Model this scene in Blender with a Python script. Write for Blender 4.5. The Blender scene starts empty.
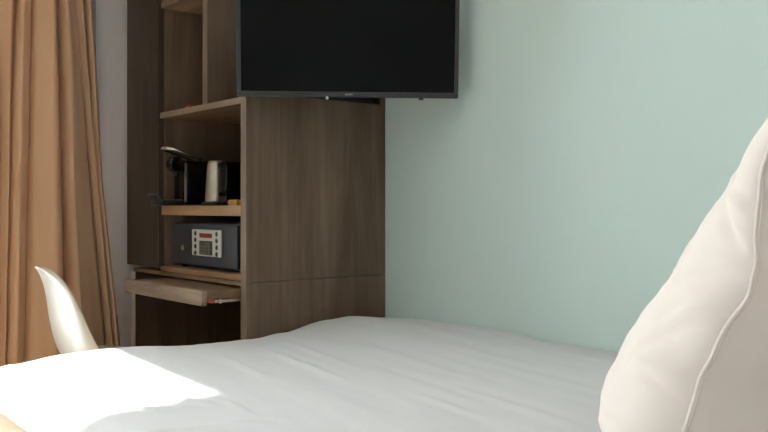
import bpy, bmesh, math, random
from mathutils import Vector, Matrix, noise

random.seed(7)
scene = bpy.context.scene
COL = scene.collection
PI = math.pi

# ------------------------------------------------------------------ camera, light, exposure
cam_data = bpy.data.cameras.new('camera')
cam_data.sensor_width = 36.0
cam_data.lens = 866.0 / 768.0 * 36.0
cam_data.shift_y = -8.0 / 768.0
cam_data.clip_start = 0.02
cam = bpy.data.objects.new('camera', cam_data)
COL.objects.link(cam)
cam.location = (0.0, -2.018, 0.97)
cam.rotation_euler = (PI / 2, 0.0, math.radians(50.9))
scene.camera = cam

world = bpy.data.worlds.new('sky')
scene.world = world
world.use_nodes = True
bg = world.node_tree.nodes['Background']
bg.inputs['Color'].default_value = (0.96, 0.97, 1.0, 1)
bg.inputs['Strength'].default_value = 7.0

sun_data = bpy.data.lights.new('sun', 'SUN')
sun_data.energy = 6.5
sun_data.angle = math.radians(0.6)
sun_data.color = (1.0, 0.95, 0.88)
sun = bpy.data.objects.new('sun', sun_data)
COL.objects.link(sun)
sun.location = (-8, -3, 8)
sun_dir = Vector((1.0, 0.15, -0.80)).normalized()
sun.rotation_euler = sun_dir.to_track_quat('-Z', 'Y').to_euler()

vs = scene.view_settings
vs.view_transform = 'Standard'
vs.look = 'None'
vs.exposure = 0.95
vs.gamma = 1.0
vs.use_curve_mapping = False
scene.cycles.max_bounces = 14
scene.cycles.diffuse_bounces = 10
scene.cycles.transparent_max_bounces = 12
scene.cycles.sample_clamp_indirect = 6.0


# ------------------------------------------------------------------ materials
def lin(c):
    return tuple(((v / 255.0) / 12.92 if v / 255.0 <= 0.04045 else ((v / 255.0 + 0.055) / 1.055) ** 2.4) for v in c) + (1.0,)


def new_mat(name):
    m = bpy.data.materials.new(name)
    m.use_nodes = True
    return m, m.node_tree.nodes, m.node_tree.links, m.node_tree.nodes['Principled BSDF']


def plain(name, rgb, rough=0.5, metal=0.0, spec=0.5, noise_scale=None, amount=0.06, bump=0.0):
    m, N, L, b = new_mat(name)
    c = lin(rgb)
    b.inputs['Base Color'].default_value = c
    b.inputs['Roughness'].default_value = rough
    b.inputs['Metallic'].default_value = metal
    b.inputs['Specular IOR Level'].default_value = spec
    if noise_scale:
        tc = N.new('ShaderNodeTexCoord')
        nz = N.new('ShaderNodeTexNoise')
        nz.inputs['Scale'].default_value = noise_scale
        nz.inputs['Detail'].default_value = 5
        L.new(tc.outputs['Object'], nz.inputs['Vector'])
        rp = N.new('ShaderNodeValToRGB')
        rp.color_ramp.elements[0].position = 0.3
        rp.color_ramp.elements[1].position = 0.7
        rp.color_ramp.elements[0].color = tuple(max(0, v * (1 - amount)) for v in c[:3]) + (1,)
        rp.color_ramp.elements[1].color = tuple(min(1, v * (1 + amount)) for v in c[:3]) + (1,)
        L.new(nz.outputs['Fac'], rp.inputs['Fac'])
        L.new(rp.outputs['Color'], b.inputs['Base Color'])
        if bump:
            bp = N.new('ShaderNodeBump')
            bp.inputs['Strength'].default_value = bump
            bp.inputs['Distance'].default_value = 0.002
            L.new(nz.outputs['Fac'], bp.inputs['Height'])
            L.new(bp.outputs['Normal'], b.inputs['Normal'])
    return m


def wood(name, dark, mid, light, axis='z', rough=0.62):
    """weathered oak veneer with its grain along the given axis"""
    m, N, L, b = new_mat(name)
    tc = N.new('ShaderNodeTexCoord')
    mp = N.new('ShaderNodeMapping')
    s = {'x': (1.1, 9, 9), 'y': (9, 1.1, 9), 'z': (9, 9, 1.1)}[axis]
    mp.inputs['Scale'].default_value = s
    L.new(tc.outputs['Object'], mp.inputs['Vector'])
    n1 = N.new('ShaderNodeTexNoise')
    n1.inputs['Scale'].default_value = 1.0
    n1.inputs['Detail'].default_value = 7
    n1.inputs['Roughness'].default_value = 0.62
    n1.inputs['Distortion'].default_value = 0.9
    L.new(mp.outputs['Vector'], n1.inputs['Vector'])
    mp2 = N.new('ShaderNodeMapping')
    mp2.inputs['Scale'].default_value = tuple(v * (7 if v > 2 else 2.5) for v in s)
    L.new(tc.outputs['Object'], mp2.inputs['Vector'])
    n2 = N.new('ShaderNodeTexNoise')
    n2.inputs['Scale'].default_value = 1.0
    n2.inputs['Detail'].default_value = 4
    L.new(mp2.outputs['Vector'], n2.inputs['Vector'])
    rp = N.new('ShaderNodeValToRGB')
    e = rp.color_ramp.elements
    e[0].position = 0.30
    e[0].color = lin(dark)
    e[1].position = 0.72
    e[1].color = lin(light)
    k = e.new(0.5)
    k.color = lin(mid)
    L.new(n1.outputs['Fac'], rp.inputs['Fac'])
    rp2 = N.new('ShaderNodeValToRGB')
    rp2.color_ramp.elements[0].position = 0.35
    rp2.color_ramp.elements[0].color = (0.80, 0.78, 0.76, 1)
    rp2.color_ramp.elements[1].position = 0.62
    rp2.color_ramp.elements[1].color = (1, 1, 1, 1)
    L.new(n2.outputs['Fac'], rp2.inputs['Fac'])
    mx = N.new('ShaderNodeMix')
    mx.data_type = 'RGBA'
    mx.blend_type = 'MULTIPLY'
    mx.inputs['Factor'].default_value = 0.8
    L.new(rp.outputs['Color'], mx.inputs['A'])
    L.new(rp2.outputs['Color'], mx.inputs['B'])
    L.new(mx.outputs['Result'], b.inputs['Base Color'])
    b.inputs['Roughness'].default_value = rough
    b.inputs['Specular IOR Level'].default_value = 0.3
    bp = N.new('ShaderNodeBump')
    bp.inputs['Strength'].default_value = 0.12
    bp.inputs['Distance'].default_value = 0.002
    L.new(n2.outputs['Fac'], bp.inputs['Height'])
    L.new(bp.outputs['Normal'], b.inputs['Normal'])
    return m


def cloth(name, rgb, weave=900.0, translucent=0.0, trans_rgb=None, bump=0.15, rough=0.9):
    m, N, L, b = new_mat(name)
    c = lin(rgb)
    b.inputs['Base Color'].default_value = c
    b.inputs['Roughness'].default_value = rough
    b.inputs['Specular IOR Level'].default_value = 0.15
    b.inputs['Sheen Weight'].default_value = 0.15
    tc = N.new('ShaderNodeTexCoord')
    nz = N.new('ShaderNodeTexNoise')
    nz.inputs['Scale'].default_value = weave
    nz.inputs['Detail'].default_value = 2
    L.new(tc.outputs['Object'], nz.inputs['Vector'])
    bp = N.new('ShaderNodeBump')
    bp.inputs['Strength'].default_value = bump
    bp.inputs['Distance'].default_value = 0.001
    L.new(nz.outputs['Fac'], bp.inputs['Height'])
    L.new(bp.outputs['Normal'], b.inputs['Normal'])
    if translucent > 0:
        out = N['Material Output']
        t = N.new('ShaderNodeBsdfTranslucent')
        t.inputs['Color'].default_value = lin(trans_rgb or rgb)
        L.new(bp.outputs['Normal'], t.inputs['Normal'])
        ms = N.new('ShaderNodeMixShader')
        ms.inputs['Fac'].default_value = translucent
        L.new(b.outputs['BSDF'], ms.inputs[1])
        L.new(t.outputs['BSDF'], ms.inputs[2])
        L.new(ms.outputs['Shader'], out.inputs['Surface'])
    return m


def glass_pane(name):
    m, N, L, b = new_mat(name)
    out = N['Material Output']
    tr = N.new('ShaderNodeBsdfTransparent')
    tr.inputs['Color'].default_value = (0.94, 0.97, 0.96, 1)
    gl = N.new('ShaderNodeBsdfGlossy')
    gl.inputs['Roughness'].default_value = 0.02
    fr = N.new('ShaderNodeFresnel')
    fr.inputs['IOR'].default_value = 1.45
    ms = N.new('ShaderNodeMixShader')
    L.new(fr.outputs['Fac'], ms.inputs['Fac'])
    L.new(tr.outputs['BSDF'], ms.inputs[1])
    L.new(gl.outputs['BSDF'], ms.inputs[2])
    L.new(ms.outputs['Shader'], out.inputs['Surface'])
    return m


M = {
    'mint': plain('mint_wall_paint', (200, 217, 212), 0.8, spec=0.2, noise_scale=140, amount=0.012, bump=0.08),
    'grey_wall': plain('pale_grey_wall_paint', (212, 210, 211), 0.85, spec=0.2, noise_scale=90, amount=0.015, bump=0.05),
    'ceiling': plain('white_ceiling_paint', (238, 237, 233), 0.9, spec=0.1, noise_scale=60, amount=0.01),
    'floor': wood('oak_floor_planks', (132, 114, 96), (160, 141, 120), (182, 164, 142), 'x', 0.45),
    'frame': plain('grey_window_paint', (150, 158, 160), 0.4, noise_scale=40, amount=0.02),
    'glass': glass_pane('window_glass'),
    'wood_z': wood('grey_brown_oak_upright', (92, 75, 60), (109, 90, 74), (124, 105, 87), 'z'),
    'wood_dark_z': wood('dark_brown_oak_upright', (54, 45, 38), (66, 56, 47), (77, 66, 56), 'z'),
    'wood_x': wood('grey_brown_oak_lengthwise', (96, 76, 58), (128, 103, 80), (156, 129, 102), 'x'),
    'wood_edge': wood('pale_oak_edge', (98, 82, 67), (114, 97, 80), (130, 112, 94), 'z'),
    'wood_edge_x': wood('pale_oak_edge_lengthwise', (98, 82, 67), (116, 98, 81), (132, 113, 94), 'x'),
    'leg_edge': wood('greyed_oak_edge', (176, 164, 150), (190, 178, 164), (200, 190, 176), 'z'),
    'amber_edge': wood('warm_oak_edge', (124, 96, 66), (148, 116, 82), (166, 134, 98), 'x'),
    'tray': wood('worn_pale_oak', (100, 85, 70), (142, 124, 106), (178, 162, 146), 'x'),
    'amber': wood('amber_wood', (170, 120, 60), (196, 146, 80), (214, 166, 100), 'x'),
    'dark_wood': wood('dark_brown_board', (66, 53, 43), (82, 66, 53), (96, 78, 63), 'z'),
    'black': plain('matt_black_plastic', (16, 16, 17), 0.5, noise_scale=60, amount=0.1),
    'gloss_black': plain('gloss_black_plastic', (10, 10, 11), 0.15, spec=0.3, noise_scale=30, amount=0.1),
    'bezel': plain('charcoal_plastic', (40, 42, 47), 0.4, noise_scale=80, amount=0.08),
    'screen': plain('dark_glass_screen', (3, 6, 5), 0.08, spec=0.10, noise_scale=2, amount=0.15),
    'chrome': plain('polished_steel', (200, 198, 192), 0.18, 1.0, noise_scale=50, amount=0.04),
    'steel': plain('brushed_steel', (178, 170, 152), 0.32, 1.0, noise_scale=50, amount=0.05),
    'tank': plain('smoked_plastic', (60, 56, 48), 0.2, noise_scale=30, amount=0.1),
    'safe': plain('slate_safe_paint', (35, 40, 49), 0.45, noise_scale=200, amount=0.08, bump=0.1),
    'keypad': plain('silver_keypad', (172, 171, 162), 0.4, noise_scale=80, amount=0.04),
    'red_lcd': plain('red_display', (122, 36, 32), 0.3, noise_scale=60, amount=0.1),
    'keys': plain('olive_grey_keys', (84, 86, 70), 0.5, noise_scale=60, amount=0.1),
    'red': plain('red_card', (160, 62, 48), 0.5, noise_scale=60, amount=0.08),
    'white_plastic': plain('white_plastic', (178, 173, 162), 0.35, noise_scale=20, amount=0.015),
    'logo': plain('silver_print', (150, 152, 156), 0.4, noise_scale=60, amount=0.05),
    'beech': wood('pale_beech', (176, 138, 96), (196, 158, 114), (212, 176, 134), 'z'),
    'curtain': cloth('tan_curtain_cloth', (200, 167, 136), 700, 0.12, (206, 170, 134), 0.2),
    'linen': cloth('white_cotton', (214, 213, 215), 1200, 0.0, None, 0.08),
    'pillow': cloth('cream_cotton', (211, 202, 195), 1200, 0.0, None, 0.08),
    'mattress': cloth('beige_mattress_ticking', (224, 206, 178), 800),
    'headboard': cloth('light_grey_headboard_cloth', (206, 202, 198), 600),
    'base_cloth': cloth('taupe_bed_base_cloth', (120, 104, 88), 600),
}


# ------------------------------------------------------------------ mesh helpers
class MB:
    def __init__(self):
        self.bm = bmesh.new()

    def box(self, x0, x1, y0, y1, z0, z1, bevel=0.0, seg=2, matrix=None):
        t = bmesh.new()
        bmesh.ops.create_cube(t, size=1.0)
        sx, sy, sz = abs(x1 - x0), abs(y1 - y0), abs(z1 - z0)
        c = Vector(((x0 + x1) / 2, (y0 + y1) / 2, (z0 + z1) / 2))
        for v in t.verts:
            v.co = Vector((v.co.x * sx, v.co.y * sy, v.co.z * sz)) + c
        if bevel > 0:
            bmesh.ops.bevel(t, geom=t.edges[:], offset=min(bevel, 0.45 * min(sx, sy, sz)), segments=seg, affect='EDGES', profile=0.5)
        self.merge(t, matrix)
        return self

    def tube(self, pts, r, n=12, closed=False, caps=True):
        pts = [Vector(p) for p in pts]
        rr = r if isinstance(r, (list, tuple)) else [r] * len(pts)
        rings = []
        up = None
        m = len(pts)
        for i, p in enumerate(pts):
            if closed:
                d = (pts[(i + 1) % m] - pts[i - 1]).normalized()
            else:
                d = (pts[min(i + 1, m - 1)] - pts[max(i - 1, 0)]).normalized()
            if up is None:
                a = Vector((0, 0, 1)) if abs(d.z) < 0.9 else Vector((1, 0, 0))
                up = (a - d * a.dot(d)).normalized()
            else:
                up = (up - d * up.dot(d)).normalized()
            s = d.cross(up)
            rings.append([self.bm.verts.new(p + (up * math.cos(2 * PI * k / n) + s * math.sin(2 * PI * k / n)) * rr[i]) for k in range(n)])
        for i in range(m if closed else m - 1):
            a, b = rings[i], rings[(i + 1) % m]
            for k in range(n):
                self.bm.faces.new((a[k], a[(k + 1) % n], b[(k + 1) % n], b[k]))
        if caps and not closed:
            self.bm.faces.new(list(reversed(rings[0])))
            self.bm.faces.new(rings[-1])
        return self

    def lathe(self, prof, origin=(0, 0, 0), n=40, matrix=None):
        """prof: (radius, height) from bottom to top around z"""
        t = bmesh.new()
        rings = []
        for r, h in prof:
            if r < 1e-6:
                rings.append([t.verts.new((0, 0, h))])
            else:
                rings.append([t.verts.new((r * math.cos(2 * PI * k / n), r * math.sin(2 * PI * k / n), h)) for k in range(n)])
        for a, b in zip(rings, rings[1:]):
            if len(a) == 1 and len(b) == 1:
                continue
            for k in range(n):
                k2 = (k + 1) % n
                if len(a) == 1:
                    t.faces.new((a[0], b[k2], b[k]))
                elif len(b) == 1:
                    t.faces.new((a[k], a[k2], b[0]))
                else:
                    t.faces.new((a[k], a[k2], b[k2], b[k]))
        mat = Matrix.Translation(Vector(origin))
        if matrix is not None:
            mat = mat @ matrix
        self.merge(t, mat)
        return self

    def grid(self, rows):
        vs_ = [[self.bm.verts.new(p) for p in row] for row in rows]
        for i in range(len(vs_) - 1):
            for j in range(len(vs_[0]) - 1):
                self.bm.faces.new((vs_[i][j], vs_[i][j + 1], vs_[i + 1][j + 1], vs_[i + 1][j]))
        return vs_

    def merge(self, t, matrix=None):
        if matrix is not None:
            bmesh.ops.transform(t, matrix=matrix, verts=t.verts[:])
        me = bpy.data.meshes.new('tmp')
        t.to_mesh(me)
        t.free()
        self.bm.from_mesh(me)
        bpy.data.meshes.remove(me)

    def build(self, name, mat, parent=None, smooth=False, origin=None):
        """origin: world point that becomes the mesh's own origin (children keep the parent's frame)"""
        bmesh.ops.recalc_face_normals(self.bm, faces=self.bm.faces[:])
        me = bpy.data.meshes.new(name)
        base = Vector((0, 0, 0))
        if parent is not None:
            base = world_of(parent)
        elif origin is not None:
            base = Vector(origin)
        if base.length > 0:
            bmesh.ops.translate(self.bm, verts=self.bm.verts[:], vec=-base)
        self.bm.to_mesh(me)
        self.bm.free()
        me.materials.append(mat)
        if smooth:
            for p in me.polygons:
                p.use_smooth = True
            try:
                me.set_sharp_from_angle(angle=math.radians(42))
            except Exception:
                pass
        o = bpy.data.objects.new(name, me)
        COL.objects.link(o)
        if parent is not None:
            o.parent = parent
        else:
            o.location = base
        return o


def world_of(o):
    p = Vector((0, 0, 0))
    while o is not None:
        p += Vector(o.location)
        o = o.parent
    return p


def tag(o, label, cat, group=None):
    o['label'] = label
    o['category'] = cat
    o['kind'] = 'thing'
    if group:
        o['group'] = group
    return o


def thing(name, loc, label, cat, group=None):
    o = bpy.data.objects.new(name, None)
    o.empty_display_size = 0.05
    COL.objects.link(o)
    o.location = loc
    return tag(o, label, cat, group)


def struct(name, mb, mat, parent=None):
    o = mb.build(name, mat, parent)
    if parent is None:
        o['kind'] = 'structure'
    return o


def box(*a, **k):
    return MB().box(*a, **k)


def lerp_table(tab, v):
    if v <= tab[0][0]:
        return tab[0][1]
    for (a, fa), (b, fb) in zip(tab, tab[1:]):
        if v <= b:
            t = (v - a) / (b - a)
            t = t * t * (3 - 2 * t)
            return fa + (fb - fa) * t
    return tab[-1][1]


# ------------------------------------------------------------------ room shell
XW = -3.51            # window wall, inner face
XR = 0.42             # wall behind the head of the bed
YF = -4.0             # wall opposite the mint wall
ZC = 2.5
HEAD = 2.195
W0, W1 = -3.35, -0.83  # window opening along y

struct('floor', box(XW - 0.2, XR + 0.1, YF - 0.1, 0.1, -0.1, 0.0), M['floor'])
struct('ceiling', box(XW - 0.2, XR + 0.1, YF - 0.1, 0.1, ZC, ZC + 0.1), M['ceiling'])
struct('wall_back', box(XW - 0.2, XR + 0.1, 0.0, 0.1, 0.0, ZC), M['mint'])
struct('wall_right', box(XR, XR + 0.1, YF, 0.0, 0.0, ZC), M['grey_wall'])
struct('wall_front', box(XW, XR + 0.1, YF - 0.1, YF, 0.0, ZC), M['grey_wall'])
wl = MB()
wl.box(XW - 0.2, XW, W1, 0.0, 0.0, ZC)
wl.box(XW - 0.2, XW, YF, W0, 0.0, ZC)
wl.box(XW - 0.2, XW, W0, W1, HEAD, ZC)
wl.box(XW - 0.2, XW, W0, W1, 0.0, 0.06)
struct('wall_left', wl, M['grey_wall'])

fr = MB()
fx0, fx1 = XW - 0.13, XW - 0.07
fr.box(fx0, fx1, W0, W1, 0.06, 0.11, 0.004)
fr.box(fx0, fx1, W0, W1, HEAD - 0.05, HEAD, 0.004)
for yy in (W0 + 0.025, -2.05, W1 - 0.025):
    fr.box(fx0, fx1, yy - 0.025, yy + 0.025, 0.11, HEAD - 0.05, 0.004)
win = struct('window_1', fr, M['frame'])
for (a, b) in ((W0 + 0.05, -2.075), (-2.025, W1 - 0.05)):
    box(XW - 0.104, XW - 0.098, a, b, 0.11, HEAD - 0.05).build('pane', M['glass'], win)
# slim casing round the opening on the room side
cs = MB()
cs.box(XW, XW + 0.012, W1, -0.695, 0.0, HEAD + 0.045, 0.003)
cs.box(XW, XW + 0.012, W0 - 0.045, W0, 0.0, HEAD + 0.045, 0.003)
cs.box(XW, XW + 0.012, W0, W1, HEAD, HEAD + 0.045, 0.003)
struct('trim_1', cs, M['frame'])
bb = box(-2.44, XR, -0.014, 0.0, 0.0, 0.08, 0.003)
struct('baseboard_back', bb, M['ceiling'])

# ------------------------------------------------------------------ curtain
def make_curtain():
    # fold valleys: y at three heights (floor, 1.1 m, top)
    valleys = [(-1.290, -1.200, -1.49), (-1.240, -1.175, -1.41), (-1.185, -1.148, -1.32), (-1.135, -1.118, -1.23), (-1.098, -1.092, -1.13),  # left folds out of view, shaped to bound the sunlight and shade the chair
               (-1.081, -1.052, -1.015), (-1.010, -0.990, -0.962), (-0.838, -0.870, -0.898),
               (-0.650, -0.755, -0.865), (-0.624, -0.728, -0.818), (-0.586, -0.700, -0.778)]
    def zm(v):
        # height at which a fold changes slope: higher at the left edge
        return 1.38 if v[0] < -1.05 else 1.1

    zs = [0.02 + (2.36 - 0.02) * i / 70 for i in range(71)]
    sub = 14
    rows = []
    for z in zs:
        row = []
        for k in range(len(valleys) - 1):
            def yat(v):
                if z < zm(v):
                    t = (z - 0.02) / (zm(v) - 0.02)
                    return v[0] + (v[1] - v[0]) * t
                t = (z - zm(v)) / (2.36 - zm(v))
                return v[1] + (v[2] - v[1]) * t
            a, b = yat(valleys[k]), yat(valleys[k + 1])
            w = b - a
            amp = min(0.078, 0.024 + 0.52 * abs(w))
            for s in range(sub if k < len(valleys) - 2 else sub + 1):
                t = s / sub
                bul = (math.sin(PI * t)) ** 0.46
                skew = 0.25 * math.sin(2 * PI * t) * (1 if k % 2 else -1)
                x = -3.428 + amp * bul * (1 + skew) + 0.010 * noise.noise(Vector((k * 1.7 + t * 1.3, z * 0.9, 3.1)))
                # broad soft crease inside the wide fold
                if k == 7:
                    x -= 0.014 * math.exp(-((t - 0.42) / 0.13) ** 2) * min(1, max(0, (1.5 - z) / 0.6))
                row.append(Vector((x, a + w * t + 0.004 * noise.noise(Vector((k, z * 1.5, 9.0))), z)))
        rows.append(row)
    root = thing('curtain', (-3.42, -0.9, 0.0), 'tan floor-length curtain in deep soft folds hanging beside the window', 'curtain')
    mb = MB()
    mb.grid(rows)
    cl = mb.build('curtain_cloth', M['curtain'], root, smooth=True)
    so = cl.modifiers.new('thick', 'SOLIDIFY')
    so.thickness = 0.0015
    hd = MB()
    hd.box(-3.435, -3.39, -1.54, -0.76, 2.34, 2.40, 0.006)
    hd.build('heading_tape', M['curtain'], root)
    return root


make_curtain()
rail = box(-3.44, -3.385, YF + 0.2, -0.60, 2.40, 2.44, 0.004).build('curtain_rail', M['ceiling'], origin=(-3.41, -2.0, 2.40))
for yy in (-3.6, -2.1, -0.62):
    box(-3.43, -3.395, yy - 0.012, yy + 0.012, 2.44, ZC).build('rail_bracket', M['ceiling'], rail)
tag(rail, 'white curtain rail under the ceiling above the window', 'curtain rail')

# ------------------------------------------------------------------ oak wall unit
XC = -2.474           # right face
FY = -0.587           # front plane
T = 0.034
XI = XC - T           # inner face of the right panel
XN = -3.126           # left inner face of the open niches
XL = -3.433           # left end
XTR = -2.742          # right face of the upper tower
ZT = 1.352            # top of the low section
ZTOP = 2.30
unit = thing('wall_unit', (-2.95, -0.29, 0.0), 'grey-brown oak wall unit with open niches standing against the mint wall', 'cabinet')
# right side panel, upper and lower boards with a seam
box(XI, XC, FY + 0.003, -0.001, 0.7265, ZT - 0.003, 0.0012).build('side_panel', M['wood_z'], unit)
box(XI, XC, FY + 0.003, -0.001, 0.0, 0.7245, 0.0012).build('side_panel', M['wood_z'], unit)
e = box(XI - 0.001, XC + 0.0006, FY, FY + 0.004, 0.0, ZT + 0.012, 0.0008).build('edge_band', M['wood_edge'], unit)
# upstand above the side panel, a black board set back in its opening
up = MB()
up.box(XI, XC, -0.026, -0.001, ZT - 0.003, 1.46, 0.001)
up.box(XI, XC, FY + 0.004, -0.026, 1.415, 1.46, 0.001)
up.box(XI, XC, FY + 0.004, FY + 0.10, ZT - 0.003, 1.415, 0.001)
up.build('upstand', M['wood_z'], unit)
box(XI + 0.004, XI + 0.008, FY + 0.10, -0.026, ZT - 0.002, 1.415).build('slot_back', M['black'], unit)
# top of the low section
box(XN - 0.02, XI, FY + 0.004, -0.001, ZT - 0.038, ZT - 0.016, 0.001).build('top_board', M['wood_x'], unit)
box(XN, XI, FY, FY + 0.0039, ZT - 0.038, ZT - 0.016, 0.001).build('edge_band', M['wood_edge_x'], unit)
# kettle shelf
sh = box(XN, XI - 0.0012, FY + 0.012, -0.012, 0.943, 0.979, 0.0015).build('shelf', M['wood_x'], unit)
box(XN, XI - 0.0012, FY + 0.006, FY + 0.012, 0.943, 0.979, 0.0015).build('edge_band', M['amber_edge'], sh)
# safe shelf: two boards with a shadow gap
sh = box(XN, XI - 0.0012, FY + 0.002, -0.012, 0.729, 0.747, 0.0015).build('shelf', M['amber_edge'], unit)
box(XL + 0.033, XI - 0.0012, FY + 0.010, -0.012, 0.711, 0.7255, 0.0015).build('shelf', M['wood_x'], unit)
# left inner walls of the niches
box(XN - 0.022, XN, FY + 0.02, -0.012, 0.7255, ZT - 0.038).build('niche_wall', M['wood_z'], unit)
box(XN - 0.022, XN, FY + 0.02, -0.012, ZT - 0.016, ZTOP - 0.03).build('niche_wall', M['wood_z'], unit)
# closed front on the left, overhanging the knee space
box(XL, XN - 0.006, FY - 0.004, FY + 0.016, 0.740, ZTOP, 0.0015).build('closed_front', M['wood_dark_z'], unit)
box(XL, XL + 0.02, FY + 0.016, -0.012, 0.740, ZTOP, 0.001).build('left_panel', M['wood_z'], unit)
# left leg panel of the knee space
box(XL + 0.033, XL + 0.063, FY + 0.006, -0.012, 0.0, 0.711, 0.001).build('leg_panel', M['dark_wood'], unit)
box(XL + 0.031, XL + 0.063, FY, FY + 0.006, 0.0, 0.711, 0.001).build('edge_band', M['leg_edge'], unit)
# upper tower
box(XTR - T, XTR, FY + 0.003, -0.001, ZT - 0.016, ZTOP, 0.0012).build('tower_panel', M['wood_z'], unit)
box(XTR - T - 0.0006, XTR + 0.0006, FY, FY + 0.003, ZT - 0.016, ZTOP, 0.0008).build('edge_band', M['wood_edge'], unit)
sh = box(XN, XTR - T, FY + 0.008, -0.012, 1.737, 1.761, 0.001).build('shelf', M['wood_x'], unit)
box(XN, XTR - T, FY + 0.004, FY + 0.008, 1.737, 1.761, 0.001).build('edge_band', M['wood_edge_x'], sh)
box(XL, XTR, FY + 0.004, -0.001, ZTOP, ZTOP + 0.03, 0.001).build('top_board', M['wood_x'], unit)
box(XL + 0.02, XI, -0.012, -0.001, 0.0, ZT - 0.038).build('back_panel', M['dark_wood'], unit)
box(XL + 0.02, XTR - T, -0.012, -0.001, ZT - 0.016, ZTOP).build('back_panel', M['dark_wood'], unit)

# pull-out writing tray
TY = -0.717
tr = box(-3.11, -2.532, -0.697, -0.20, 0.672, 0.702, 0.0015).build('pull_out_tray', M['wood_x'], unit)
box(-3.152, -2.530, TY, -0.697, 0.653, 0.703, 0.003).build('tray_front', M['tray'], tr)
rl = MB()
rl.box(-2.531, -2.515, -0.690, -0.15, 0.663, 0.671, 0.001)
rl.build('runner', M['steel'], tr)
box(-2.5315, -2.514, -0.697, -0.678, 0.6640, 0.6745, 0.001).build('runner_stop', M['red'], tr)
MB().lathe([(0, 0), (0.0065, 0), (0.0075, 0.002), (0.0065, 0.006), (0, 0.006)], (-2.5145, -0.660, 0.668), 20,
           Matrix.Rotation(PI / 2, 4, 'Y')).build('runner_wheel', M['white_plastic'], tr, smooth=True)
rl2 = MB()
rl2.box(-3.127, -3.111, -0.690, -0.15, 0.663, 0.671, 0.001)
rl2.build('runner', M['steel'], tr)

# ------------------------------------------------------------------ safe
SF = -0.56
SX0, SX1, SZ0, SZ1 = -3.078, -2.575, 0.7476, 0.915
safe = thing('hotel_safe', ((SX0 + SX1) / 2, -0.38, SZ0), 'dark slate electronic safe with silver keypad on the shelf below the kettle', 'safe')
box(SX0, SX1, SF + 0.012, -0.20, SZ0 + 0.008, SZ1, 0.003).build('body', M['safe'], safe)
box(SX0 + 0.006, SX1 - 0.006, SF, SF + 0.0115, SZ0 + 0.014, SZ1 - 0.005, 0.003).build('door', M['safe'], safe)
kp = MB()
kp.box(-2.898, -2.680, SF - 0.008, SF - 0.0002, 0.798, 0.893, 0.006, 3)
kpo = kp.build('keypad', M['keypad'], safe, smooth=True)
box(-2.836, -2.742, SF - 0.0095, SF - 0.0075, 0.864, 0.880, 0.0006).build('display', M['red_lcd'], kpo)
box(-2.838, -2.740, SF - 0.0088, SF - 0.0075, 0.803, 0.853, 0.0006).build('key_field', M['bezel'], kpo)
for i in range(3):
    for j in range(4):
        x0 = -2.833 + i * 0.0305
        z0 = 0.8055 + j * 0.0115
        box(x0, x0 + 0.027, SF - 0.0115, SF - 0.0085, z0, z0 + 0.009, 0.001).build('key', M['keys'], kpo)
for sx in (-2.869, -2.709):
    for j in range(4):
        MB().lathe([(0, 0), (0.0085, 0), (0.0085, 0.0015), (0.007, 0.0025), (0, 0.0025)], (sx, SF - 0.0078, 0.808 + j * 0.0235), 20,
                   Matrix.Rotation(PI / 2, 4, 'X')).build('button', M['bezel'], kpo, smooth=True)
MB().lathe([(0, 0), (0.010, 0), (0.010, 0.002), (0.007, 0.004), (0, 0.004)], (-2.985, SF - 0.0002, 0.822), 24,
           Matrix.Rotation(PI / 2, 4, 'X')).build('lock_cover', M['steel'], safe, smooth=True)
for sx in (SX0 + 0.03, SX1 - 0.03):
    for sy in (SF + 0.04, -0.23):
        MB().lathe([(0, 0), (0.012, 0), (0.012, 0.009), (0, 0.009)], (sx, sy, SZ0), 16).build('foot', M['black'], safe)

# ------------------------------------------------------------------ capsule coffee machine
ZK = 0.9796
cm = thing('coffee_machine', (-3.05, -0.47, ZK), 'small black capsule coffee machine with chrome lever left of the kettle', 'coffee machine')
body = MB()
body.box(-3.105, -3.0, -0.545, -0.27, ZK + 0.004, ZK + 0.172, 0.018, 4)
body.build('body', M['gloss_black'], cm, smooth=True)
hd = MB()
hd.lathe([(0, -0.022), (0.022, -0.022), (0.028, -0.016), (0.028, 0.016), (0.022, 0.022), (0.016, 0.019), (0, 0.019)], (-3.034, -0.570, ZK + 0.156), 32,
         Matrix.Rotation(PI / 2, 4, 'Y'))
hd.box(-3.055, -3.02, -0.570, -0.52, ZK + 0.138, ZK + 0.170, 0.008, 3)
hd.build('brew_head', M['gloss_black'], cm, smooth=True)
lv = MB()
lv.tube([(-3.012, -0.462, ZK + 0.168), (-3.010, -0.475, ZK + 0.180), (-3.010, -0.53, ZK + 0.196), (-3.012, -0.585, ZK + 0.211),
         (-3.03, -0.602, ZK + 0.215), (-3.052, -0.606, ZK + 0.216), (-3.074, -0.602, ZK + 0.215), (-3.092, -0.585, ZK + 0.211),
         (-3.094, -0.53, ZK + 0.196), (-3.094, -0.475, ZK + 0.180), (-3.092, -0.462, ZK + 0.168)], 0.0068, 14)
lv.build('lever', M['chrome'], cm, smooth=True)
sp = MB()
sp.box(-3.002, -2.9975, -0.546, -0.536, ZK + 0.010, ZK + 0.160, 0.001)
sp.build('chrome_strip', M['chrome'], cm)
MB().tube([(-3.034, -0.570, ZK + 0.130), (-3.034, -0.570, ZK + 0.112)], [0.010, 0.006], 16).build('spout', M['black'], cm, smooth=True)
dt = MB()
dt.box(-3.100, -3.004, -0.638, -0.540, ZK, ZK + 0.020, 0.006, 3)
dt.box(-3.098, -3.006, -0.036, 0.0, -0.008, 0.008, 0.006, 3, Matrix.Translation(Vector((0, -0.628, ZK + 0.016))) @ Matrix.Rotation(math.radians(-48), 4, 'X'))
dto = dt.build('drip_tray', M['black'], cm, smooth=True)
gr = MB()
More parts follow.
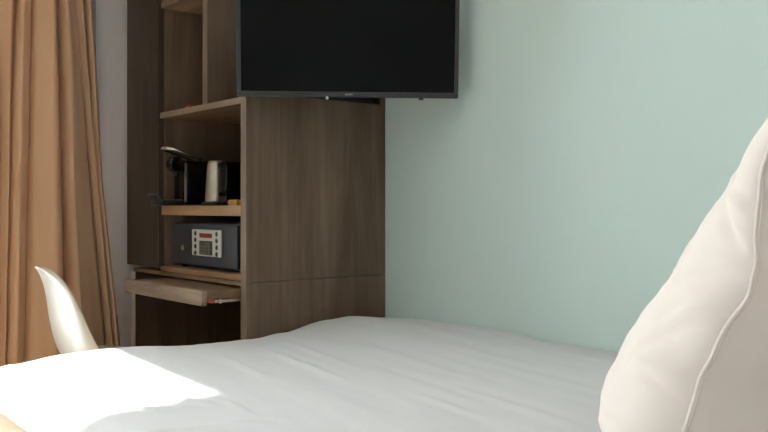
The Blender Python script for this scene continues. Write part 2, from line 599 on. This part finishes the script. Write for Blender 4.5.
for k in range(7):
    gr.box(-3.094 + k * 0.0125, -3.088 + k * 0.0125, -0.618, -0.548, ZK + 0.0200, ZK + 0.0225)
gr.build('grille', M['steel'], dto)
tk = MB()
tk.box(-3.095, -3.012, -0.268, -0.205, ZK + 0.010, ZK + 0.176, 0.014, 4)
tk.build('water_tank', M['tank'], cm, smooth=True)
MB().tube([(-2.9985, -0.440, ZK + 0.075), (-2.9975, -0.440, ZK + 0.135)], 0.004, 12).build('side_highlight', M['chrome'], cm, smooth=True)  # chrome bar added as the bright highlight on the machine's side

# ------------------------------------------------------------------ kettle
kt = thing('electric_kettle', (-2.842, -0.50, ZK), 'brushed steel electric kettle with black handle on the middle shelf', 'kettle')
kx, ky = -2.842, -0.50
MB().lathe([(0, 0), (0.050, 0), (0.052, 0.003), (0.050, 0.010), (0.044, 0.013), (0, 0.013)], (kx, ky, ZK), 40).build('power_base', M['black'], kt, smooth=True)
MB().lathe([(0, 0.0135), (0.037, 0.0135), (0.0385, 0.020), (0.0365, 0.06), (0.033, 0.11), (0.0305, 0.142), (0.030, 0.150), (0.0285, 0.152), (0, 0.152)],
           (kx, ky, ZK), 48).build('body', M['steel'], kt, smooth=True)
ld = MB()
ld.lathe([(0, 0.1522), (0.0288, 0.1522), (0.028, 0.159), (0.023, 0.163), (0.010, 0.165), (0, 0.165)], (kx, ky, ZK), 40)
ld.build('lid', M['steel'], kt, smooth=True)
hp = [(kx + 0.030, ky, ZK + 0.146), (kx + 0.058, ky, ZK + 0.150), (kx + 0.076, ky, ZK + 0.143), (kx + 0.083, ky, ZK + 0.122),
      (kx + 0.083, ky, ZK + 0.085), (kx + 0.078, ky, ZK + 0.056), (kx + 0.062, ky, ZK + 0.042), (kx + 0.036, ky, ZK + 0.040)]
MB().tube(hp, 0.0085, 12).build('handle', M['gloss_black'], kt, smooth=True)
spm = MB()
spm.tube([(kx - 0.026, ky, ZK + 0.118), (kx - 0.037, ky, ZK + 0.132), (kx - 0.043, ky, ZK + 0.142)], [0.016, 0.011, 0.008], 16)
spm.build('spout', M['black'], kt, smooth=True)
box(kx + 0.060, kx + 0.074, ky - 0.011, ky - 0.006, ZK + 0.120, ZK + 0.125, 0.001).build('switch', M['chrome'], kt)

# small things in the niches
wb = box(-2.672, -2.612, -0.545, -0.49, ZK, ZK + 0.019, 0.003).build('wooden_block', M['amber'], origin=(-2.642, -0.517, ZK))
tag(wb, 'small amber wooden block at the right end of the kettle shelf', 'block')
rb = MB()
rb.box(-3.094, -3.060, -0.50, -0.47, 0, 0.030, 0.006)
rb.box(-3.084, -3.070, -0.492, -0.478, 0.030, 0.037, 0.002)
for v in rb.bm.verts:
    v.co.z += ZT - 0.0154
rbo = rb.build('red_packet', M['red'], origin=(-3.076, -0.495, ZT - 0.016))
tag(rbo, 'tiny red packet peeping over the shelf edge in the upper niche', 'packet')

# ------------------------------------------------------------------ television
def make_tv():
    BL = Vector((-2.429, -0.646, 1.325))
    BR = Vector((-2.027, -0.060, 1.325))
    ux = (BR - BL).normalized()
    wid = (BR - BL).length
    back = Vector((-ux.y, ux.x, 0)).normalized()       # horizontal, away from the viewer
    if back.y < 0:
        back = -back
    tilt = math.radians(5.0)
    uz = (Vector((0, 0, 1)) * math.cos(tilt) - back * math.sin(tilt)).normalized()
    n = ux.cross(uz)                                    # points away or towards
    ub = n if n.dot(back) > 0 else -n
    loc = (BL + BR) / 2
    root = thing('television', loc, 'black flat-screen television on a wall arm in front of the oak unit', 'television')
    R = Matrix((ux, ub, uz)).transposed().to_4x4()
    MT = Matrix.Translation(loc) @ R
    h = 0.425
    w2 = wid / 2
    bz = MB()
    b0, b1 = 0.013, 0.018
    bz.box(-w2, w2, 0, 0.022, 0, b1, 0.003, 2, MT)
    bz.box(-w2, w2, 0, 0.022, h - b0, h, 0.003, 2, MT)
    bz.box(-w2, -w2 + b0, 0, 0.022, b1, h - b0, 0.002, 2, MT)
    bz.box(w2 - b0, w2, 0, 0.022, b1, h - b0, 0.002, 2, MT)
    bz.build('bezel', M['bezel'], root)
    MB().box(-w2 + b0 - 0.002, w2 - b0 + 0.002, 0.004, 0.010, b1 - 0.002, h - b0 + 0.002, 0, 2, MT).build('screen', M['screen'], root)
    bk = MB()
    bk.box(-w2 + 0.004, w2 - 0.004, 0.0105, 0.030, 0.004, h - 0.004, 0.006, 3, MT)
    bk.box(-w2 + 0.10, w2 - 0.14, 0.030, 0.055, 0.05, h - 0.12, 0.012, 3, MT)
    bk.build('back_shell', M['black'], root)
    # maker's mark (too small to read), receiver window and a foot stub
    lg = MB()
    for k in range(6):
        lg.box(-0.012 + k * 0.0042, -0.0092 + k * 0.0042, -0.0006, 0.0004, 0.0065, 0.0115, 0, 2, MT)
    lg.build('maker_mark', M['logo'], root)
    MB().lathe([(0, -0.006), (0.005, -0.005), (0.0065, 0), (0.0065, 0.006), (0, 0.006)], (0, 0, 0), 20,
               MT @ Matrix.Translation(Vector((-0.070, 0.006, -0.002)))).build('receiver_light', M['chrome'], root, smooth=True)
    MB().box(0.228, 0.242, 0.004, 0.020, -0.006, 0.002, 0.002, 2, MT).build('foot_stub', M['black'], root)
    # swivel arm to the wall
    c = MT @ Vector((0.02, 0.055, 0.20))
    ar = MB()
    ar.box(-0.11, 0.09, 0.055, 0.063, 0.12, 0.28, 0.002, 2, MT)
    ar.tube([c, Vector((-2.23, -0.20, c.z)), Vector((-2.19, -0.02, c.z))], 0.016, 14)
    ar.box(-2.24, -2.14, -0.020, -0.0005, c.z - 0.09, c.z + 0.09, 0.003)
    ar.build('wall_arm', M['black'], root)


make_tv()

# ------------------------------------------------------------------ chair
def make_chair(cx=-2.88):
    root = thing('shell_chair', (cx, -0.93, 0.0), 'white moulded plastic shell chair tucked under the pull-out tray', 'chair')
    # centre line from front lip to top of back: (y, z, half width, wing lift, wing forward)
    prof = [(-0.665, 0.400, 0.205, 0.006, 0.0), (-0.690, 0.425, 0.218, 0.012, 0.0), (-0.740, 0.434, 0.226, 0.022, 0.0),
            (-0.830, 0.426, 0.230, 0.045, 0.0), (-0.905, 0.416, 0.222, 0.055, 0.005), (-0.970, 0.420, 0.216, 0.075, 0.010),
            (-1.000, 0.440, 0.212, 0.075, 0.020), (-1.016, 0.480, 0.206, 0.045, 0.022), (-1.030, 0.530, 0.194, 0.020, 0.024),
            (-1.046, 0.590, 0.178, 0.008, 0.024), (-1.054, 0.650, 0.152, 0.0, 0.016), (-1.068, 0.700, 0.128, 0.0, 0.014),
            (-1.088, 0.738, 0.104, 0.0, 0.016), (-1.106, 0.762, 0.078, 0.0, 0.020), (-1.118, 0.774, 0.050, 0.0, 0.018), (-1.126, 0.780, 0.016, 0.0, 0.003)]
    rows = []
    nu = 29
    for (y, z, hw, lift, fwd) in prof:
        row = []
        for k in range(nu):
            u = -1 + 2 * k / (nu - 1)
            c = abs(u) ** 2.1
            row.append(Vector((cx + hw * math.sin(u * PI / 2 * 0.86) / math.sin(PI / 2 * 0.86), y + fwd * c, z + lift * c)))
        rows.append(row)
    mb = MB()
    mb.grid(rows)
    s = mb.build('shell', M['white_plastic'], root, smooth=True)
    so = s.modifiers.new('thick', 'SOLIDIFY')
    so.thickness = 0.006
    so.offset = 0
    sd = s.modifiers.new('sub', 'SUBSURF')
    sd.levels = 2
    sd.render_levels = 2
    for sx in (-1, 1):
        for sy in (-1, 1):
            MB().tube([(cx + sx * 0.10, -0.86 + sy * 0.09, 0.412), (cx + sx * 0.205, -0.88 + sy * 0.195, 0.004)], [0.016, 0.010], 14).build('leg', M['beech'], root, smooth=True)
            MB().tube([(cx + sx * 0.205, -0.88 + sy * 0.195, 0.004), (cx + sx * 0.2055, -0.88 + sy * 0.196, 0.0)], 0.011, 12).build('foot', M['black'], root)
    br = MB()
    for a, b in (((-1, -1), (1, 1)), ((-1, 1), (1, -1))):
        br.tube([(cx + a[0] * 0.13, -0.866 + a[1] * 0.12, 0.30), (cx + b[0] * 0.13, -0.866 + b[1] * 0.12, 0.30)], 0.004, 8)
    br.build('brace', M['black'], root, smooth=True)
    pl = MB()
    pl.box(cx - 0.12, cx + 0.12, -0.97, -0.75, 0.398, 0.412, 0.004)
    pl.build('seat_bracket', M['black'], root)


make_chair()

# ------------------------------------------------------------------ bed
BX0, BX1 = -2.46, -0.27
BY0, BY1 = -1.47, -0.004
bed = thing('bed', (-1.36, -0.74, 0.0), 'bed with beige mattress standing along the mint wall', 'bed')
box(BX0 + 0.04, BX1, BY0 + 0.05, BY1 - 0.012, 0.08, 0.28, 0.02, 3).build('bed_base', M['base_cloth'], bed, smooth=True)
mt = MB()
mt.box(BX0 + 0.02, BX1, BY0 + 0.028, BY1 - 0.004, 0.28, 0.515, 0.045, 5)
mt.build('mattress', M['mattress'], bed, smooth=True)
box(BX1, BX1 + 0.06, BY0 + 0.03, BY1 - 0.012, 0.0, 1.05, 0.015, 3).build('headboard', M['headboard'], bed)
for sx in (BX0 + 0.15, BX1 - 0.12):
    for sy in (BY0 + 0.16, BY1 - 0.16):
        MB().lathe([(0, 0), (0.022, 0), (0.026, 0.08), (0, 0.08)], (sx, sy, 0), 20).build('leg', M['dark_wood'], bed)

FOOT = [(-1.47, -0.055), (-1.33, -0.020), (-1.19, -0.005), (-1.03, -0.005), (-0.76, -0.023), (-0.60, -0.026), (-0.47, -0.014), (-0.30, 0.018), (-0.20, 0.022), (-0.05, 0.008), (0, 0.0)]
WALLP = [(-2.46, 0.0), (-2.30, 0.009), (-2.10, 0.012), (-1.90, 0.012), (-1.80, 0.010), (-1.74, 0.001), (-1.60, 0.004), (-1.44, 0.001), (-0.3, 0.0)]
CREASES = [  # (x, y, direction angle deg, length, width, height)
    (-1.87, -0.757, -12, 0.20, 0.010, 0.0065), (-2.02, -0.62, -14, 0.22, 0.016, 0.004), (-1.70, -0.52, -11, 0.40, 0.020, 0.004),
    (-1.28, -0.815, -9, 0.10, 0.010, 0.006), (-1.55, -0.66, -12, 0.30, 0.018, -0.003), (-1.95, -0.90, -14, 0.24, 0.018, 0.004),
    (-1.54, -1.15, -8, 0.06, 0.010, 0.007), (-1.30, -0.45, -10, 0.35, 0.022, 0.004), (-1.15, -0.72, -8, 0.20, 0.016, 0.004), (-1.75, -1.32, 72, 0.12, 0.012, 0.008),
    (-1.83, -1.36, 60, 0.10, 0.010, -0.007), (-1.66, -1.28, 40, 0.12, 0.012, 0.006), (-1.70, -1.20, 10, 0.16, 0.014, 0.007),
    (-1.98, -1.38, 78, 0.09, 0.010, -0.010), (-2.10, -1.40, 85, 0.06, 0.009, -0.006), (-1.55, -1.24, 28, 0.14, 0.012, -0.006),
    (-2.15, -1.25, 80, 0.08, 0.010, -0.004), (-1.48, -1.33, 64, 0.10, 0.012, 0.006), (-1.90, -1.42, 88, 0.06, 0.010, -0.008)]


def duvet_top(x, y):
    z = 0.571
    z += lerp_table(FOOT, y) * math.exp(-max(0, x - BX0) / 0.55)
    z += lerp_table(WALLP, x) * math.exp(-max(0, -y) / 0.25)
    z += 0.006 * noise.noise(Vector((x * 2.2, y * 2.2, 1.7)))
    # slanting drag lines in the cloth
    c, s = math.cos(math.radians(-11)), math.sin(math.radians(-11))
    a, b = x * c + y * s, -x * s + y * c
    z += 0.0022 * noise.noise(Vector((a * 1.6, b * 11.0, 5.0)))
    z += 0.0012 * noise.noise(Vector((a * 5, b * 26.0, 8.0)))
    z += 0.0022 * noise.noise(Vector((x * 9, y * 7, 2.0)))
    # the pillow presses a hollow into the cloth
    z -= 0.035 * math.exp(-((x + 0.62) / 0.24) ** 2) * (1 / (1 + math.exp(-(y + 1.08) / 0.03)))
    for (px, py, an, ln, wd, h) in CREASES:
        ca, sa = math.cos(math.radians(an)), math.sin(math.radians(an))
        u = (x - px) * ca + (y - py) * sa
        v = -(x - px) * sa + (y - py) * ca
        z += 0.8 * h * math.exp(-(u / ln) ** 2 - (v / wd) ** 2)
    # short puckers along the open hem
    d = y - BY0
    z += 0.005 * math.exp(-d / 0.09) * noise.noise(Vector((x * 22, 0.4, 3.3)))
    return z


def make_duvet():
    nx, ny = 240, 170
    rad = 0.16
    tops, bots = [], []
    for i in range(nx + 1):
        rt, rb_ = [], []
        x = BX0 + (BX1 - 0.006 - BX0) * i / nx
        for j in range(ny + 1):
            t = j / ny
            y = BY0 + (BY1 - BY0) * (t ** 1.25)
            # distance inside the rounded outline (foot corner on the open side)
            px, py = x, y
            cxr, cyr = BX0 + rad, BY0 + rad
            if px < cxr and py < cyr:
                # squash the square corner onto a rounded one
                dx, dy = cxr - px, cyr - py
                m = max(dx, dy)
                l = math.hypot(dx, dy)
                if l > 1e-9:
                    k = m / l
                    px, py = cxr - dx * k, cyr - dy * k
                d = rad - math.hypot(cxr - px, cyr - py)
            else:
                d = min(px - BX0, py - BY0)
            hem = 0.521 + 0.004 * noise.noise(Vector((px * 6, py * 6, 0.3)))
            top = duvet_top(px, py)
            ew = 0.12 if (py - BY0) < (px - BX0) else 0.035
            f = min(1.0, max(0.0, d / ew))
            rise = math.sqrt(max(0.0, 1 - (1 - f) ** 2))
            z = hem + (top - hem) * rise
            rt.append(Vector((px, py, z)))
            rb_.append(Vector((px, py, hem - 0.0015)))
        tops.append(rt)
        bots.append(rb_)
    mb = MB()
    a = mb.grid(tops)
    b = mb.grid(bots)
    I, J = nx, ny
    for i in range(I):
        mb.bm.faces.new((a[i][0], a[i + 1][0], b[i + 1][0], b[i][0]))
        mb.bm.faces.new((a[i][J], b[i][J], b[i + 1][J], a[i + 1][J]))
    for j in range(J):
        mb.bm.faces.new((a[0][j], b[0][j], b[0][j + 1], a[0][j + 1]))
        mb.bm.faces.new((a[I][j], a[I][j + 1], b[I][j + 1], b[I][j]))
    o = mb.build('duvet', M['linen'], smooth=True, origin=(-1.36, -0.74, 0.521))
    tag(o, 'white cotton duvet spread over the bed with sunlight on its corner', 'duvet')
    pts = []
    n = 60
    for k in range(n + 1):
        pts.append((BX1 - 0.01 + (BX0 + rad - BX1 + 0.01) * k / n, BY0 + 0.001, 0.520 + 0.004 * noise.noise(Vector(((BX1 + (BX0 + rad - BX1) * k / n) * 6, BY0 * 6, 0.3)))))
    for k in range(1, 9):
        an = PI / 2 * k / 8
        pts.append((BX0 + rad - rad * math.sin(an), BY0 + rad - rad * math.cos(an), 0.520))
    MB().tube(pts, 0.0045, 8).build('hem', M['mattress'], o, smooth=True)


make_duvet()

# ------------------------------------------------------------------ pillow
def make_pillow():
    psi = math.radians(16)
    tau = math.radians(15.8)
    W2, H2, T0 = 0.35, 0.270, 0.124
    nh = Vector((-math.cos(psi), -math.sin(psi), 0))
    w = Vector((-math.sin(psi), math.cos(psi), 0))
    upv = Vector((0, 0, 1)) * math.cos(tau) - nh * math.sin(tau)
    n = nh * math.cos(tau) + Vector((0, 0, 1)) * math.sin(tau)
    near_mid = Vector((-0.553, -1.05, 0.848))
    cen = near_mid + w * W2
    NA, NB = 150, 140
    # creases pulled in from the near seam: (a, b, angle, length m, width m, height m)
    PC = [(-0.93, 0.36, 50, 0.035, 0.008, -0.010), (-0.95, 0.48, 20, 0.03, 0.008, 0.008), (-0.92, 0.10, -35, 0.045, 0.009, -0.007),
          (-0.94, -0.10, -50, 0.05, 0.009, 0.008), (-0.88, -0.28, -58, 0.06, 0.010, -0.009), (-0.95, -0.36, -30, 0.03, 0.007, 0.009),
          (-0.97, -0.45, 10, 0.02, 0.006, -0.008), (-0.97, 0.22, -20, 0.02, 0.006, 0.006), (-0.80, 0.62, 40, 0.05, 0.012, -0.006)]

    def pt(a, b, side):
        pa = 1 - abs(a) ** 3.2
        pb = 1 - abs(b) ** (10.0 if b < 0 else 3.0)
        th = T0 * (max(0, pa) ** 0.5) * (max(0, pb) ** 0.55) * (0.97 - 0.62 * b if side > 0 else 1 - 0.15 * b)
        # edges bow inwards between the corners
        aa = a * (1 - 0.045 * (1 - b * b))
        bb_ = b * (1 - 0.05 * (1 - a * a))
        # gathers running in from the near side seam
        ed = 1 - abs(a)
        g = 0.010 * math.exp(-((ed - 0.10) / 0.10) ** 2) * noise.noise(Vector((b * 4.0 + side, a * 1.5, side * 4.0)))
        g += 0.010 * noise.noise(Vector((a * 3 + 7 * side, b * 3, 2.0))) * pa * pb
        rr = noise.ridged_multi_fractal(Vector((a * 1.3 + 3 * side, b * 3.2 + a * 1.6, 1.0)), 0.9, 2.1, 3, 0.9, 1.9)
        g += 0.006 * (rr - 0.9) * min(1, pa * 2) * min(1, pb * 2)
        wav = -0.024 * math.exp(-((b - 0.16) / 0.28) ** 2) + 0.004 * noise.noise(Vector((b * 7, a, 4)))
        for (ca, cb, an, ln, wd, dp) in PC:
            if side > 0 or ca > -0.85:
                du, dv = (a - ca) * W2, (b - cb) * H2
                c_, s_ = math.cos(math.radians(an)), math.sin(math.radians(an))
                g += dp * math.exp(-((du * c_ + dv * s_) / ln) ** 2 - ((-du * s_ + dv * c_) / wd) ** 2)
        off = side * (th + g * min(1, th / 0.02)) + wav * (abs(a) ** 4)
        return cen + w * (aa * W2) + upv * (bb_ * H2) + n * off

    mb = MB()
    fr_, bk_ = [], []
    def warp(t):
        return math.sin(t * PI / 2)
    As = [warp(-1 + 2 * i / NA) for i in range(NA + 1)]
    Bs = [warp(-1 + 2 * j / NB) for j in range(NB + 1)]
    mb.grid([[pt(a, b, 1) for b in Bs] for a in As])
    mb.grid([[pt(a, b, -1) for b in Bs] for a in As])
    bmesh.ops.remove_doubles(mb.bm, verts=mb.bm.verts[:], dist=0.0002)
    o = mb.build('pillow', M['pillow'], smooth=True, origin=(cen.x, cen.y, 0.58))
    tag(o, 'large cream pillow leaning at the head of the bed', 'pillow')
    loop = [pt(a, -1, 0) for a in As] + [pt(1, b, 0) for b in Bs[1:]] + [pt(a, 1, 0) for a in reversed(As[:-1])] + [pt(-1, b, 0) for b in reversed(Bs[1:-1])]
    MB().tube(loop, 0.0035, 8, closed=True).build('piping', M['pillow'], o, smooth=True)


make_pillow()
